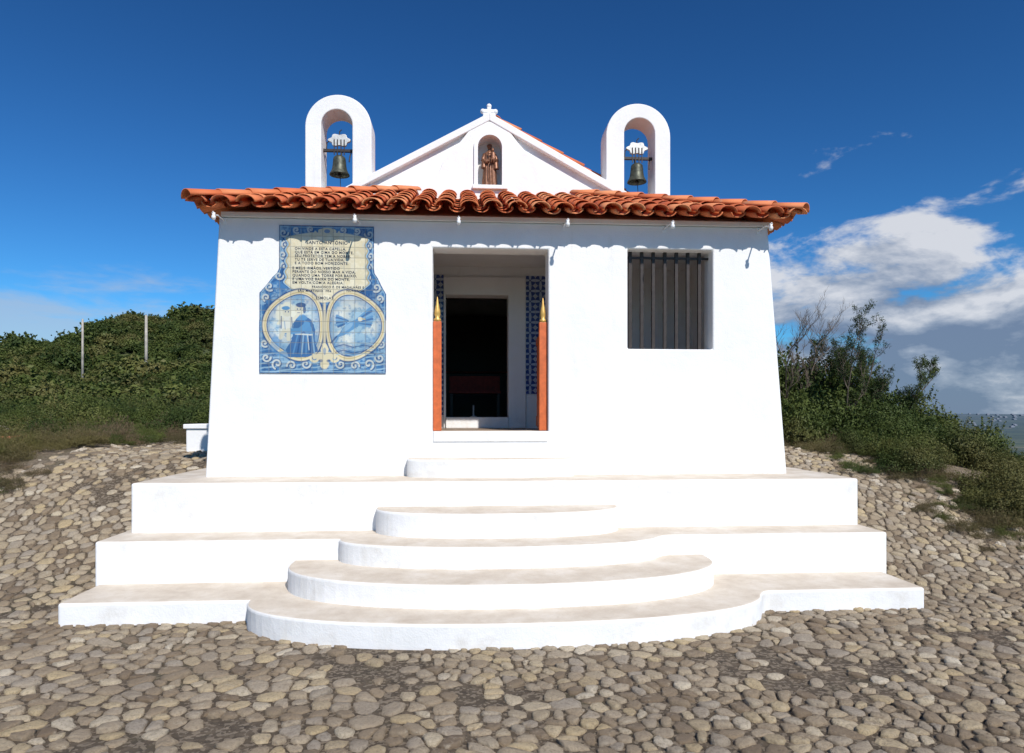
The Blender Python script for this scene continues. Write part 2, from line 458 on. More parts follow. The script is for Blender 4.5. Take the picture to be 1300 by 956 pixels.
bevel(rectframe("inner_door_frame",-.560,.325,1.563,3.455,.25,.03,1.95,1.999,WALL),.008)
box("inner_step",-.56,.325,1.9,2.0,1.563,1.72,STEP,chapel,.01)
box("azulejo_dado_a",.58,1.75,1.985,1.9995,2.05,3.74,AZW,chapel)
box("azulejo_dado_b",-2.0,-.592,1.985,1.9995,1.75,3.74,AZW,chapel)
alt=empty("altar"); alt.parent=chapel
box("table",-.9,.7,6.2,6.9,1.70,2.6,DARK,alt,.02)
box("cloth",-.92,.72,6.18,6.92,2.601,2.63,REDW,alt)
box("retable",-1.1,.9,7.2,7.4,1.7,3.9,DARK,alt,.03)
bench=empty("church_bench"); bench.parent=chapel
box("seat",-.55,.3,3.4,3.75,2.10,2.14,REDW,bench)
box("backrest",-.55,.3,3.76,3.8,2.14,2.4,REDW,bench)
for i,(a,b_) in enumerate([(-.53,3.42),(.24,3.42),(-.53,3.7),(.24,3.7)]): box("leg_%d"%i,a,a+.04,b_,b_+.04,1.7,2.1,DARK,bench)
lathe("candle",[(0,1.70),(.06,1.70),(.06,1.72),(.012,1.74),(.012,1.9),(.0,1.9)],WHITEP,chapel,12,(-.16,2.7,0))

for k,(xc,sg) in enumerate(((-.606,1),(.606,-1))):
    d=empty("half_door"); d.parent=chapel
    box("stile",xc-.047,xc+.047,.06,.14,1.575,2.82,ORANGE,d,.006)
    box("leaf",xc-.018,xc+.018,.141,.60,1.60,2.70,ORANGE,d,.004)
    box("rail_top",xc-.028,xc+.028,.141,.60,2.60,2.68,ORANGE,d,.004)
    box("rail_low",xc-.028,xc+.028,.141,.60,1.62,1.74,ORANGE,d,.004)
    lathe("finial",[(0,2.82),(.042,2.82),(.042,2.85),(.024,2.865),(.036,2.90),(.032,2.95),(.016,3.02),(.007,3.09),(0,3.11)],GOLD,d,14,(xc,.10,0))

wg=empty("window_grille"); wg.parent=chapel
for i in range(7):
    x=1.576+.065+i*.138
    box("bar_%d"%i,x-.018,x+.018,.14,.176,2.50,3.68,IRON,wg)
box("flat_top",1.57,2.583,.145,.169,3.585,3.61,IRON,wg)

# ---- pediment
PY0,PY1=1.98,2.25
PX,PZ,SL=.055,5.98,.545
def rake(x,dz=0): return PZ-SL*abs(x-PX)+dz
ped=prism_y("pediment",[(-2.62,4.45),(-2.62,rake(-2.62)),(PX,PZ),(2.78,rake(2.78)),(2.78,4.45)],PY0,PY1,WALL,chapel)
ctl=[(26,170),(36,183),(46,194),(54,203),(59,211),(62,219),(66,226),(74,232),(88,236),(110,239),(126,242),(137,247),(142,255),(143,262)]
hz=[]
for i in range(len(ctl)-1):
    p0=ctl[max(i-1,0)];p1=ctl[i];p2=ctl[i+1];p3=ctl[min(i+2,len(ctl)-1)]
    for t in (0,.33,.66):
        hz.append(tuple(.5*((2*p1[k])+(-p0[k]+p2[k])*t+(2*p0[k]-5*p1[k]+4*p2[k]-p3[k])*t*t+(-p0[k]+3*p1[k]-3*p2[k]+p3[k])*t**3) for k in (0,1)))
hz.append(ctl[-1])
L=[(PX-a/89.,1.77+(525-b)/89.) for a,b in hz]; Rr=[(PX+a/89.,1.77+(525-b)/89.) for a,b in hz]
panel=prism_y("pediment_relief",L[::-1]+[(PX-.08,5.90),(PX+.08,5.90)]+Rr,PY0-.075,PY0-.001,WALL,chapel)
nc=.062
cut=prism_y("cutter",arch(nc,.172,4.99,5.70),PY0-.3,PY0+.2,None,None)
apply_bool(ped,cut); apply_bool(panel,cut); bpy.data.objects.remove(cut)
bevel(panel,.012,2)
ringband("niche_frame",arch(nc,.225,4.99,5.755),arch(nc,.170,4.99,5.70),PY0-.105,PY0-.076,WALL,chapel)
box("niche_sill",nc-.25,nc+.25,PY0-.13,PY0-.076,4.93,4.989,WALL,chapel,.01)
for s in (-1,1):
    xe=PX+s*2.75
    a=(PX,PZ+.005); b_=(xe,rake(xe)+.005)
    pts=[(a[0],a[1]-.075),(b_[0],b_[1]-.075),(b_[0],b_[1]+.035),(a[0],a[1]+.035)]
    bevel(prism_y("coping",pts,PY0-.085-.001*s,PY1+.03+.002*s,WALL,chapel),.01)
cr=empty("cross"); cr.parent=chapel
box("base",PX-.09,PX+.09,PY0-.02,PY0+.16,5.97,6.045,WALL,cr,.01)
box("upright",PX-.028,PX+.028,PY0+.04,PY0+.096,6.045,6.16,WALL,cr,.008)
box("arms",PX-.085,PX+.085,PY0+.038,PY0+.098,6.075,6.125,WALL,cr,.008)
for (dx,dz) in ((-.09,6.10),(.09,6.10),(0,6.175)):
    bm=bmesh.new(); bmesh.ops.create_icosphere(bm,subdivisions=2,radius=.037); me=bpy.data.meshes.new("lobe"); bm.to_mesh(me); bm.free(); me.materials.append(WALL)
    q=bpy.data.objects.new("lobe",me); q.location=(PX+dx,PY0+.068,dz); link(q,cr)

def tower(cx,hw,cxo,ho,zt,bx):
    t=empty("bell_tower"); t.parent=chapel
    y0,y1=1.96,2.36
    box("base",cx-hw,cx+hw,y0,y1,4.3,4.92,WALL,t)
    o=ringband("arch",arch(cx,hw,4.92,zt,28),arch(cxo,ho,4.92,zt-.205,28),y0,y1,WALL,t); bevel(o,.012,2)
    b=empty("bell"); b.parent=t
    yc=2.12
    prof=[(0,5.44),(.03,5.44),(.045,5.425),(.07,5.42),(.085,5.40),(.09,5.36),(.095,5.30),(.105,5.24),(.122,5.20),(.138,5.175),(.142,5.16),(.13,5.16),(.115,5.19),(.09,5.26),(.08,5.36),(0,5.39)]
    lathe("body",prof,BRONZE,b,28,(bx,yc,0))
    lathe("clapper",[(0,5.36),(.008,5.36),(.008,5.2),(.026,5.17),(.026,5.14),(0,5.12)],IRON,b,10,(bx,yc,0))
    tube("crown_a",[(bx-.03,yc,5.43),(bx-.035,yc,5.48),(bx,yc,5.50),(bx+.035,yc,5.48),(bx+.03,yc,5.43)],.009,BRONZE,b)
    box("yoke",cxo-ho-.02,cxo+ho+.02,yc-.022,yc+.022,5.49,5.525,IRON,b)
    out=[]
    for i in range(60):
        a=2*math.pi*i/60; r=1+.13*math.cos(6*a)
        out.append((bx+.145*r*math.cos(a),5.655+.085*r*math.sin(a)))
    bevel(prism_y("headstock",out,yc-.02,yc+.02,ZINC,b),.005)
    for dx in (-.07,-.025,.025,.07): box("strap",bx+dx-.007,bx+dx+.007,yc-.03,yc-.021,5.44,5.66,IRON,b)
    tube("hook",[(bx,yc,5.73),(bx,yc,5.78),(bx+.03,yc,5.81)],.008,IRON,b)
    tube("lever",[(cxo+ho-.03,yc,5.51),(cxo+ho-.05,yc-.05,5.42),(cxo+ho-.06,yc-.06,5.33)],.009,IRON,b)
    tube("lever_up",[(cxo-ho+.04,yc,5.51),(cxo-ho+.05,yc,5.62),(bx-.06,yc,5.70)],.008,IRON,b)
    tube("rope",[(bx+.01,yc,5.13),(bx+.015,yc-.01,5.0),(bx+.01,yc,4.92)],.005,IRON,b)
tower(-2.057,.458,-2.08,.215,6.235,-2.07)
tower(2.207,.470,2.225,.225,6.245,2.225)
# ---- roof tiles
TV=[];TF=[];TT=[]
HS=.72
def tile(o,u,n,xd,s0,s1,r0,r1,h0,h1,up=True,lat=0.,seg=8,th=.014):
    tint=random.random()
    base=len(TV); sg=1 if up else -1
    jl=random.uniform(-.010,.010); jh=random.uniform(-.005,.005)
    for (s,r,h) in ((s0,r0,h0),(s1,r1,h1)):
        for rr in (r,r-th):
            for k in range(seg+1):
                a=math.pi*k/seg
                p=o+u*s+xd*(lat+jl+rr*math.cos(a))+n*(h+jh+sg*rr*math.sin(a)*HS)
                TV.append(p); TT.append(tint)
    q=seg+1
    for k in range(seg):
        TF.append((base+k,base+k+1,base+2*q+k+1,base+2*q+k))
        TF.append((base+q+k,base+q+k+1,base+3*q+k+1,base+3*q+k))
        TF.append((base+k,base+k+1,base+q+k+1,base+q+k))
        TF.append((base+2*q+k,base+2*q+k+1,base+3*q+k+1,base+3*q+k))
    for k in (0,seg): TF.append((base+k,base+q+k,base+3*q+k,base+2*q+k))
al=math.atan(.38); ca,sa=math.cos(al),math.sin(al)
XL,XR,YE,ZE=-3.17,3.46,-.30,3.965
def column(o,u,n,xd,lat,length,cover):
    s=0
    while s<length-.02:
        e=min(s+.43,length+.03)
        if cover: tile(o,u,n,xd,s-random.uniform(0,.03),e,.108,.09,.04+.014,.04-.004,True,lat)
        else: tile(o,u,n,xd,s+.02,e,.085,.10,.055,.04,False,lat)
        s+=.36
def plane_cols(o,u,n,xd,W,lenf,sp=.262):
    k=int(W/sp); off=(W-k*sp)/2
    for i in range(k+1):
        l=off+i*sp
        Lc=lenf(l)
        if Lc>.08: column(o,u,n,xd,l,Lc/ca,True)
        l2=l+sp/2
        if l2<W:
            Lp=lenf(l2)
            if Lp>.1: column(o,u,n,xd,l2,Lp/ca,False)
W=XR-XL
plane_cols(Vector((XL,YE,ZE)),Vector((0,ca,sa)),Vector((0,-sa,ca)),Vector((1,0,0)),W,lambda l:min(2.26,max(l,.12),max(W-l,.12)))
plane_cols(Vector((XL,YE,ZE)),Vector((ca,0,sa)),Vector((-sa,0,ca)),Vector((0,1,0)),2.28,lambda l:max(.12,l))
plane_cols(Vector((XR,YE,ZE)),Vector((-ca,0,sa)),Vector((sa,0,ca)),Vector((0,1,0)),2.28,lambda l:max(.12,l))
for X0,sg in ((XL,1),(XR,-1)):
    d=Vector((sg,1,.38)).normalized(); xd=Vector((1,-sg,0)).normalized(); n=xd.cross(d); n=n if n.z>0 else -n
    s=-.06
    while s<3.1:
        tile(Vector((X0,YE,ZE+.05)),d,n,xd,s,s+.42,.115,.10,.045,.03,True); s+=.36
roof=obj("porch_roof_tiles",TV,TF,TILE,chapel,True)
at=roof.data.attributes.new("tint",'FLOAT','POINT'); at.data.foreach_set("value",TT)
def zr(y): return ZE+.38*(y-YE)-.05
yb0=-.03
v=[(XL+.2,yb0,zr(-.1)),(XR-.2,yb0,zr(-.1)),(XR-2.27,1.99,zr(1.99)),(XL+2.27,1.99,zr(1.99)),(XL+.2,1.99,zr(-.1)),(XR-.2,1.99,zr(-.1)),(XL+.2,yb0,3.942),(XR-.2,yb0,3.942),(XR-.2,1.99,3.942),(XL+.2,1.99,3.942)]
obj("roof_bed",v,[(0,1,2,3),(0,3,4),(1,5,2),(0,1,7,6),(1,5,8,7),(0,4,9,6),(6,7,8,9)],WALL,chapel)
TV=[];TF=[];TT=[]
SLn=math.atan(SL); cn,sn=math.cos(SLn),math.sin(SLn)
for sg in (-1,1):
    ox=PX+sg*2.95; oz=rake(ox)+.03+(.125 if sg>0 else .04)
    u=Vector((-sg*cn,0,sn)); n=Vector((sg*sn,0,cn))
    for l,cv in [(l,True) for l in np.arange(.12,5.9,.25)]+[(l+.125,False) for l in np.arange(.12,5.8,.25)]:
        column(Vector((ox,2.29,oz)),u,n,Vector((0,1,0)),l,(2.80 if sg>0 else 2.9)/cn,cv)
s=0
while s<5.9:
    tile(Vector((PX+.08,2.33,PZ+.09)),Vector((0,1,0)),Vector((0,0,1)),Vector((1,0,0)),s,s+.42,.12,.105,.03,.01,True); s+=.36
nr=obj("nave_roof_tiles",TV,TF,TILE,chapel,True)
at=nr.data.attributes.new("tint",'FLOAT','POINT'); at.data.foreach_set("value",TT)
prism_y("nave_gable_core",[(-2.6,4.45),(-2.6,rake(-2.6)-.01),(PX,PZ-.01),(2.76,rake(2.76)-.01),(2.76,4.45)],PY1+.06,8.2,WALL,chapel)

for i,x in enumerate((-2.94,-1.47,-.36,.83,2.0,3.12)):
    h=empty("eave_hook"); h.parent=chapel
    box("plate",x-.02,x+.02,-.008,-.001,3.86,3.93,WHITEP,h)
    tube("arm",[(x,-.005,3.90),(x,-.20,3.90),(x,-.33,3.87),(x,-.35,3.90)],.008,WHITEP,h)
    lathe("insulator",[(0,0),(.02,0),(.024,.03),(.014,.05),(.02,.07),(0,.08)],WHITEP,h,10,(x,-.33,3.82))

# ------------------------------------------------------------ saint statue
def statue():
    bm=bmesh.new()
    def loft(rings,seg=28,fold=0,fq=9,ph=0):
        prev=None
        for (cx,cy,z,rx,ry) in rings:
            ring=[]
            for k in range(seg):
                a=2*math.pi*k/seg
                f=1+fold*math.sin(fq*a+ph+z*4)*(1 if z<.42 else .3)
                ring.append(bm.verts.new((cx+rx*f*math.cos(a),cy+ry*f*math.sin(a),z)))
            if prev:
                for k in range(seg): bm.faces.new((prev[k],prev[(k+1)%seg],ring[(k+1)%seg],ring[k]))
            else: bm.faces.new(ring[::-1])
            prev=ring
        bm.faces.new(prev)
    def limb(pts,rad,seg=10):
        prev=None
        for i,(p,r) in enumerate(zip(pts,rad)):
            p=Vector(p); d=(Vector(pts[min(i+1,len(pts)-1)])-Vector(pts[max(i-1,0)])).normalized()
            a=d.orthogonal().normalized(); b=d.cross(a)
            ring=[bm.verts.new(p+a*r*math.cos(2*math.pi*k/seg)+b*r*math.sin(2*math.pi*k/seg)) for k in range(seg)]
            if prev:
                o=min(range(seg),key=lambda s:(ring[s].co-prev[0].co).length)
                ring=ring[o:]+ring[:o]
                if (ring[1].co-prev[1].co).length>(ring[-1].co-prev[1].co).length: ring=[ring[0]]+ring[:0:-1]
                for k in range(seg): bm.faces.new((prev[k],prev[(k+1)%seg],ring[(k+1)%seg],ring[k]))
            else: bm.faces.new(ring)
            prev=ring
        bm.faces.new(prev)
    def ball(c,r,sc=(1,1,1)):
        M=Matrix.Translation(c)@Matrix.Diagonal((*[r*s for s in sc],1))
        bmesh.ops.create_icosphere(bm,subdivisions=3,radius=1,matrix=M)
    loft([(0,0,.0,.10,.075),(0,0,.03,.10,.075)],28)
    loft([(0,0,.03,.098,.066),(0,0,.12,.09,.062),(.004,0,.24,.08,.056),(.006,0,.33,.07,.05),(.004,0,.38,.072,.05),(0,0,.44,.078,.048),(0,0,.475,.068,.043),(0,0,.495,.034,.032),(0,0,.52,.024,.024)],36,.09,8)
    ball((0,-.008,.555),.036,(.86,.98,1.15)); ball((0,-.044,.552),.007,(.8,1,1.4))
    ball((0,.006,.572),.036,(.98,1.0,.85)); ball((-.013,-.038,.561),.004); ball((.013,-.038,.561),.004); ball((0,-.040,.538),.006,(1.5,.7,.5))
    limb([(-.065,0,.455),(-.088,-.02,.37),(-.045,-.065,.335),(-.005,-.075,.35)],[.028,.027,.024,.015])
    limb([(.065,0,.455),(.093,-.015,.37),(.06,-.065,.36),(.02,-.08,.375)],[.028,.027,.024,.015])
    limb([(-.075,-.03,.36),(-.078,-.035,.26)],[.026,.034]); limb([(.078,-.03,.36),(.084,-.035,.25)],[.026,.036])
    loft([(.045,-.075,.375,.034,.028),(.045,-.072,.41,.03,.026),(.043,-.07,.455,.03,.022),(.04,-.07,.468,.014,.013)],18,.05,6)
    ball((.038,-.072,.49),.024,(.9,.95,1.1)); limb([(.02,-.08,.45),(-.01,-.085,.44),(-.02,-.07,.46)],[.01,.009,.008])
    limb([(.04,-.09,.385),(.02,-.105,.36),(.018,-.095,.32)],[.014,.012,.009]); limb([(.06,-.09,.385),(.05,-.105,.355),(.05,-.095,.315)],[.014,.012,.009])
    limb([(-.015,-.058,.33),(-.02,-.07,.2),(-.018,-.075,.1)],[.007,.006,.008])
    bmesh.ops.recalc_face_normals(bm,faces=bm.faces)
    me=bpy.data.meshes.new("saint_statue"); bm.to_mesh(me); bm.free(); me.materials.append(STATUE)
    o=bpy.data.objects.new("saint_statue",me); link(o)
    r=o.modifiers.new("r",'REMESH'); r.mode='VOXEL'; r.voxel_size=.0045; r.use_smooth_shade=True
    s=o.modifiers.new("s",'SMOOTH'); s.iterations=2
    o.location=(nc,PY0+.075,4.991); o.scale=(1.1,1.1,1.08)
statue()

# ------------------------------------------------------------ azulejo panel (painted tiles)
def azulejo():
    PW,PH=163.,188.
    nu,nv=490,564
    u=np.linspace(0,PW,nu); v=np.linspace(0,PH,nv)
    U,V=np.meshgrid(u,v,indexing='ij')
    def vn(s,seed):
        rs=np.random.RandomState(seed); g=rs.rand(int(PW/s)+3,int(PH/s)+3)
        x=U/s;y=V/s;i=x.astype(int);j=y.astype(int);fx=x-i;fy=y-j
        fx=fx*fx*(3-2*fx);fy=fy*fy*(3-2*fy)
        return (g[i,j]*(1-fx)+g[i+1,j]*fx)*(1-fy)+(g[i,j+1]*(1-fx)+g[i+1,j+1]*fx)*fy
    fbm=lambda s,seed:(vn(s,seed)*.5+vn(s/2,seed+1)*.27+vn(s/4,seed+2)*.15+vn(s/8,seed+3)*.08)
    n1=fbm(16,1);n2=fbm(7,5);n3=fbm(3.5,9)
    hv=[0,55,60,66,74,80,86,188]; hw=[60.5,60.5,62,67,72,76,80.5,80.5]
    HW=np.interp(V,hv,hw)
    cxv=np.interp(V,[0,55,86,188],[86.5,86.5,82,81.5])
    dE=HW-np.abs(U-cxv)
    inside=(dE>0)
    col=np.zeros(U.shape+(3,))
    def lerp(a,b,t): return a+(b-a)*t[...,None]
    navy=np.array((.018,.055,.17)); blue=np.array((.06,.165,.34)); light=np.array((.28,.42,.52)); cream=np.array((.60,.53,.35)); white=np.array((.58,.60,.54)); ochre=np.array((.45,.33,.12))
    S=lambda x,a,b: sm((x-a)/(b-a))
    col[:]=blue
    col=lerp(col,light,S(n2,.42,.62)*.7); col=lerp(col,navy,S(n1,.5,.7)*.6)
    col=lerp(col,navy,S(n3,.58,.72)*.6)
    band=S(V,150,170); wav=np.sin(V*1.1+4*n1+U*.12)
    col=lerp(col,lerp(col,light,S(wav,.2,.8)),band*.8)
    def put(mask,c,a=1.): 
        nonlocal col
        col=lerp(col,np.array(c)*np.ones(3),np.clip(mask,0,1)*a)
    def stroke(pts,w,c,a=1.):
        d=np.full(U.shape,1e9)
        for (x0,y0),(x1,y1) in zip(pts[:-1],pts[1:]):
            dx,dy=x1-x0,y1-y0; t=np.clip(((U-x0)*dx+(V-y0)*dy)/(dx*dx+dy*dy+1e-9),0,1)
            d=np.minimum(d,np.hypot(U-x0-t*dx,V-y0-t*dy))
        put(1-S(d,w-.45,w+.45),c,a)
    def poly(pts,c,a=1.):
        UU=U+2.2*(n3-.5); VV=V+2.2*(n2-.5)
        ins=np.zeros(U.shape,bool)
        for (xa,ya),(xb,yb) in zip(pts,pts[1:]+pts[:1]):
            if ya==yb: continue
            c_=((ya>VV)!=(yb>VV))&(UU<(xb-xa)*(VV-ya)/(yb-ya)+xa); ins^=c_
        put(ins.astype(float),c,a)
    def spiral(cx_,cy_,r,turns,a0,dirn,w,c,a_=1.):
        P=[]
        for i in range(20):
            t=i/19; rr=r*(1-.85*t); a=a0+dirn*turns*2*math.pi*t; P.append((cx_+rr*math.cos(a),cy_+rr*math.sin(a)))
        stroke(P,w,c,a_)
    both=[]
    for (x,y,r,a) in ((32,10,6,0),(34,24,5,2),(31,38,5.5,1),(33,52,5,3),(26,64,6,0),(14,78,6,1),(10,92,5,2),(48,6,4.5,1),(66,5,4,2),(8,150,5,1),(10,168,6,0),(24,176,7,2),(42,178,6,3),(60,176,6,0)):
        both.append((x,y,r,a,1)); both.append((173-x if y<62 else 164-x,y,r,math.pi-a,-1))
    for (x,y,r,a,d) in both:
        spiral(x+.8,y+.8,r,1.1,a,d,1.7,navy,.8); spiral(x,y,r,1.1,a,d,1.1,white,.8)
    tx=np.abs(U-87); tw=np.interp(V,[8,12,16,22,40,60,72,80,86,92,96],[16,40,50,49,50,51,52,47,34,18,2])+1.5*np.sin(V*.45)
    dt=tw-tx; dt=np.where((V>9)&(V<96),dt,-9)
    put(S(dt,-4.5,-3.5),navy,.9); put(S(dt,-3.3,-2.3),light,.95); put(S(dt,-1.3,-.5),ochre,.9)
    put(S(dt,.2,.9),cream); put(S(dt,.9,1.5)*S(n2,.35,.7),(.68,.63,.47),.8)
    put(S(dt,5,.5)*S(dt,.3,.6)*S(n3,.4,.6),light,.35)
    for i in (-1,1): spiral(87+i*9,8,6,1,0 if i>0 else math.pi,i,1.4,cream)
    put(1-S(np.hypot((U-87)/9,(V-7)/5),.85,1.05),cream)
    put(1-S(np.hypot((U-87)/4,(V-7)/2.6),.85,1.05),blue,.8)
    for sgn,cxm in ((-1,46.5),(1,121.)):
        x=(U-cxm)*sgn; y=V-127
        xr=x/35.5; yr=y/41.
        rr=np.hypot(xr,yr)*(1+.07*np.cos(3*np.arctan2(yr,-xr)))
        put(1-S(rr,1.10,1.15),navy,.9); put(1-S(rr,1.06,1.10),cream); put(1-S(rr,1.005,1.02),ochre,.8); put(1-S(rr,.975,.99),cream)
        put(1-S(rr,.93,.96),navy)
        m=1-S(rr,.90,.93)
        base=lerp(np.ones(U.shape+(3,))*np.array((.30,.44,.52)),np.array((.58,.60,.54)),S(n1,.35,.65))
        base=lerp(base,blue,S(V,135,165)*.8*S(n2,.3,.6)); base=lerp(base,blue,S(n3,.5,.7)*.5)
        col=col*(1-m[...,None])+base*m[...,None]
        put(m*S(rr,.6,.92),blue,.45)
    def blob(cx_,cy_,rx,ry,c,a=1,ang=0):
        ca_,sa_=math.cos(ang),math.sin(ang); x=(U-cx_)*ca_+(V-cy_)*sa_; y=-(U-cx_)*sa_+(V-cy_)*ca_
        put(1-S(np.hypot(x/rx,y/ry)+.35*(n3-.5),.82,1.1),c,a)
    skin=(.56,.54,.42); mid_=(.10,.24,.42); dk=(.04,.11,.26)
    blob(46,163,24,5,mid_,.8); blob(22,150,7,10,mid_,.6); blob(72,150,6,12,mid_,.5)
    blob(36,112,14,14,(.64,.62,.48),.9)
    # friar leaning over the child he carries on his arm
    poly([(48,118),(58,114),(67,120),(72,132),(71,146),(76,160),(60,168),(38,167),(34,158),(42,146),(44,134),(44,124)],dk,.95)
    poly([(58,120),(66,126),(70,138),(62,142),(56,132)],mid_,.9)
    for k in range(6): stroke([(50+k*3.6,138),(44+k*5.4,163)],.9,(mid_,navy,light)[k%3],.75)
    stroke([(47,138),(68,139)],.9,white,.85); stroke([(62,139),(64,158)],.6,white,.8)
    stroke([(62,126),(52,134),(35,135)],3.6,mid_); blob(34,135,3,2.2,skin)
    blob(54,117,8,4,mid_,.9)
    blob(52,107,6.2,7.4,skin); blob(54,101.2,6.6,3.2,navy,.9); blob(58.2,107,2,5,navy,.8)
    blob(49.4,106.5,.9,.7,navy); blob(53,106.5,.9,.7,navy); stroke([(49.5,111),(52.5,111)],.4,navy,.8)
    blob(36,124,7.4,10.5,(.60,.60,.52),1,.25); blob(36,110,5.8,6.2,skin); blob(35,105.4,5.6,2.6,mid_)
    blob(34.2,110,.9,.8,navy); blob(38,110,.9,.8,navy)
    stroke([(41,119),(46,118),(50,114)],1.8,skin); stroke([(33,133),(28,143)],2.4,skin); stroke([(38,133),(38,145)],2.4,skin); stroke([(31,119),(25,125)],1.8,skin)
    stroke([(42,117),(43,130)],.6,navy,.8); stroke([(29,116),(29,131)],.6,navy,.8); stroke([(33,122),(34,132)],.5,mid_,.8)
    def wing(x0,y0,ang,ln_,n_,sgn_):
        for k in range(n_):
            t=k/(n_-1); a=ang+sgn_*t*.85; l=ln_*(1-.45*t)
            xs_,ys_=x0+t*6*math.cos(ang+sgn_*1.2),y0+t*6*math.sin(ang+sgn_*1.2)
            stroke([(xs_,ys_),(xs_+l*math.cos(a),ys_+l*math.sin(a))],1.7-.4*t,(mid_,dk,(.17,.32,.48))[k%3],.9)
    wing(121,123,-.72,28,9,1); wing(113,121,-2.7,15,8,-1)
    poly([(97,143),(104,134),(112,124),(122,119),(129,121),(126,128),(117,134),(108,139)],mid_,.95)
    blob(113,129,9,3,light,.6,-.7); blob(129,118.5,3.2,3.0,skin); stroke([(131.5,118),(135,118.6)],.7,ochre)
    stroke([(99,141),(92,149)],1.1,navy,.8); stroke([(101,142),(97,150)],1.,mid_,.8)
    for k in range(5): stroke([(98,150+k*3.6),(108,147.5+k*3.6),(120,151+k*3.6),(134,148+k*3.6),(146,151+k*3.2)],.7,navy if k%2 else light,.7)
    blob(83.5,92,11,6,cream); blob(83.5,92,9.5,4.8,(.68,.63,.47))
    blob(83.7,166,13,6,cream); blob(83.7,158,5,9,cream); blob(83.7,176,6,7,cream)
    for i in (-1,1): spiral(83.7+i*12,168,6,1.1,0 if i>0 else math.pi,i,1.6,cream); blob(83.7+i*5,172,3,2,navy,.6)
    blob(83.7,160,2,5,blue,.6)
    stroke([(83.7,100),(83.7,150)],1.5,cream,.9)
    e=np.minimum(dE,np.minimum(V,PH-V)); put(1-S(e,.8,1.6),navy,.7); put(S(e,1.7,2.1)*(1-S(e,2.6,3.0)),light,.9)
    T=13.55; iu=np.floor(U/T).astype(int); iv=np.floor(V/T).astype(int)
    tone=np.random.RandomState(3).rand(20,20)[iu,iv]*.22+.89
    col=col*tone[...,None]
    fu=np.abs(U/T-np.round(U/T))*T; fv=np.abs(V/T-np.round(V/T))*T
    g=1-S(np.minimum(fu,fv),.18,.55); put(g,(.22,.22,.19),.65)
    col=np.clip(col,0.005,.8)
    x0,x1,z0,z1=-2.574,-1.167,2.217,3.862
    Xw=x0+(x1-x0)*U/PW; Zw=z1-(z1-z0)*V/PH
    P=np.stack([Xw,np.full(U.shape,-.012),Zw],-1).reshape(-1,3)
    idx=np.arange(nu*nv).reshape(nu,nv)
    ok=inside[:-1,:-1]&inside[1:,:-1]&inside[1:,1:]&inside[:-1,1:]
    F=np.stack([idx[:-1,:-1],idx[1:,:-1],idx[1:,1:],idx[:-1,1:]],-1)[ok][:, ::-1]
    used=np.zeros(nu*nv,bool); used[F.ravel()]=True; remap=np.cumsum(used)-1
    P=P[used];F=remap[F];cc=col.reshape(-1,3)[used]; hg=(1-g).reshape(-1)[used]
    me=fastmesh("tile_face",P,F,m_azul())
    at=me.color_attributes.new("paint",'FLOAT_COLOR','POINT')
    at.data.foreach_set("color",np.concatenate([cc,np.ones((len(cc),1))],1).astype(np.float32).ravel())
    h=me.attributes.new("hgt",'FLOAT','POINT'); h.data.foreach_set("value",hg.astype(np.float32))
    root=empty("azulejo_panel")
    link(bpy.data.objects.new("tile_face",me),root)
    vs=[0,55,60,66,74,80,86,188]
    def wpt(uu,vv): return (x0+(x1-x0)*uu/PW, z1-(z1-z0)*vv/PH)
    cxx=lambda q: float(np.interp(q,[0,55,86,188],[86.5,86.5,82,81.5]))
    hh=lambda q: float(np.interp(q,hv,hw))-.4
    out=[wpt(cxx(q)-hh(q),max(q,.4)) for q in vs[::-1]]+[wpt(cxx(q)+hh(q),max(q,.4)) for q in vs]
    prism_y("tile_body",out,-.011,-.001,simple("tile_clay",(.35,.33,.28)),root)
    def text(s,uu,vv,size,al_='LEFT',sx=1.):
        cu=bpy.data.curves.new("inscription",'FONT'); cu.body=s; cu.size=size; cu.align_x=al_; cu.space_character=1.12; cu.resolution_u=3; cu.offset=.0004
        cu.materials.append(INK); o=bpy.data.objects.new("inscription",cu); link(o,root)
        x,z=wpt(uu,vv); o.location=(x,-.0145,z); o.rotation_euler=(R(90),0,0); o.scale=(sx,1,1)
    text("SANTO ANTÓNIO",87,23.5,.050,'CENTER')
    l1=["OH VINDE A ESTA CAPELLA,","QUE ESTÁ EM CIMA DO MONTE,","SEU PROTETOR TEM A NOBRE,","TU TE SERVE DE TUA VIDA,","E A TODO BOM HORIZONTE."]
    l2=["E MEUS IRMÃOS, VERTIDO","PERANTE DO NOSSO MAR A VIDA,","QUANDO UMA TORRE POR BAIXO,","E UMA VOZ BAIXA DO MONTE,","EM VOLTA COM A ALEGRIA."]
    q=31.
    for s in l1: text(s,46,q,.040); q+=4.6
    q+=1.8
    for s in l2: text(s,43,q,.040); q+=4.6
    text("FRANCISCO P. DE MAGALHÃES E",134,q+.6,.035,'RIGHT'); text("NORONHA",134,q+4.9,.035,'RIGHT')
    text("SÃO MARTINHO 1956",50,q+5.6,.034)
    text("ESMOLAS",83.7,93.6,.042,'CENTER')
azulejo()

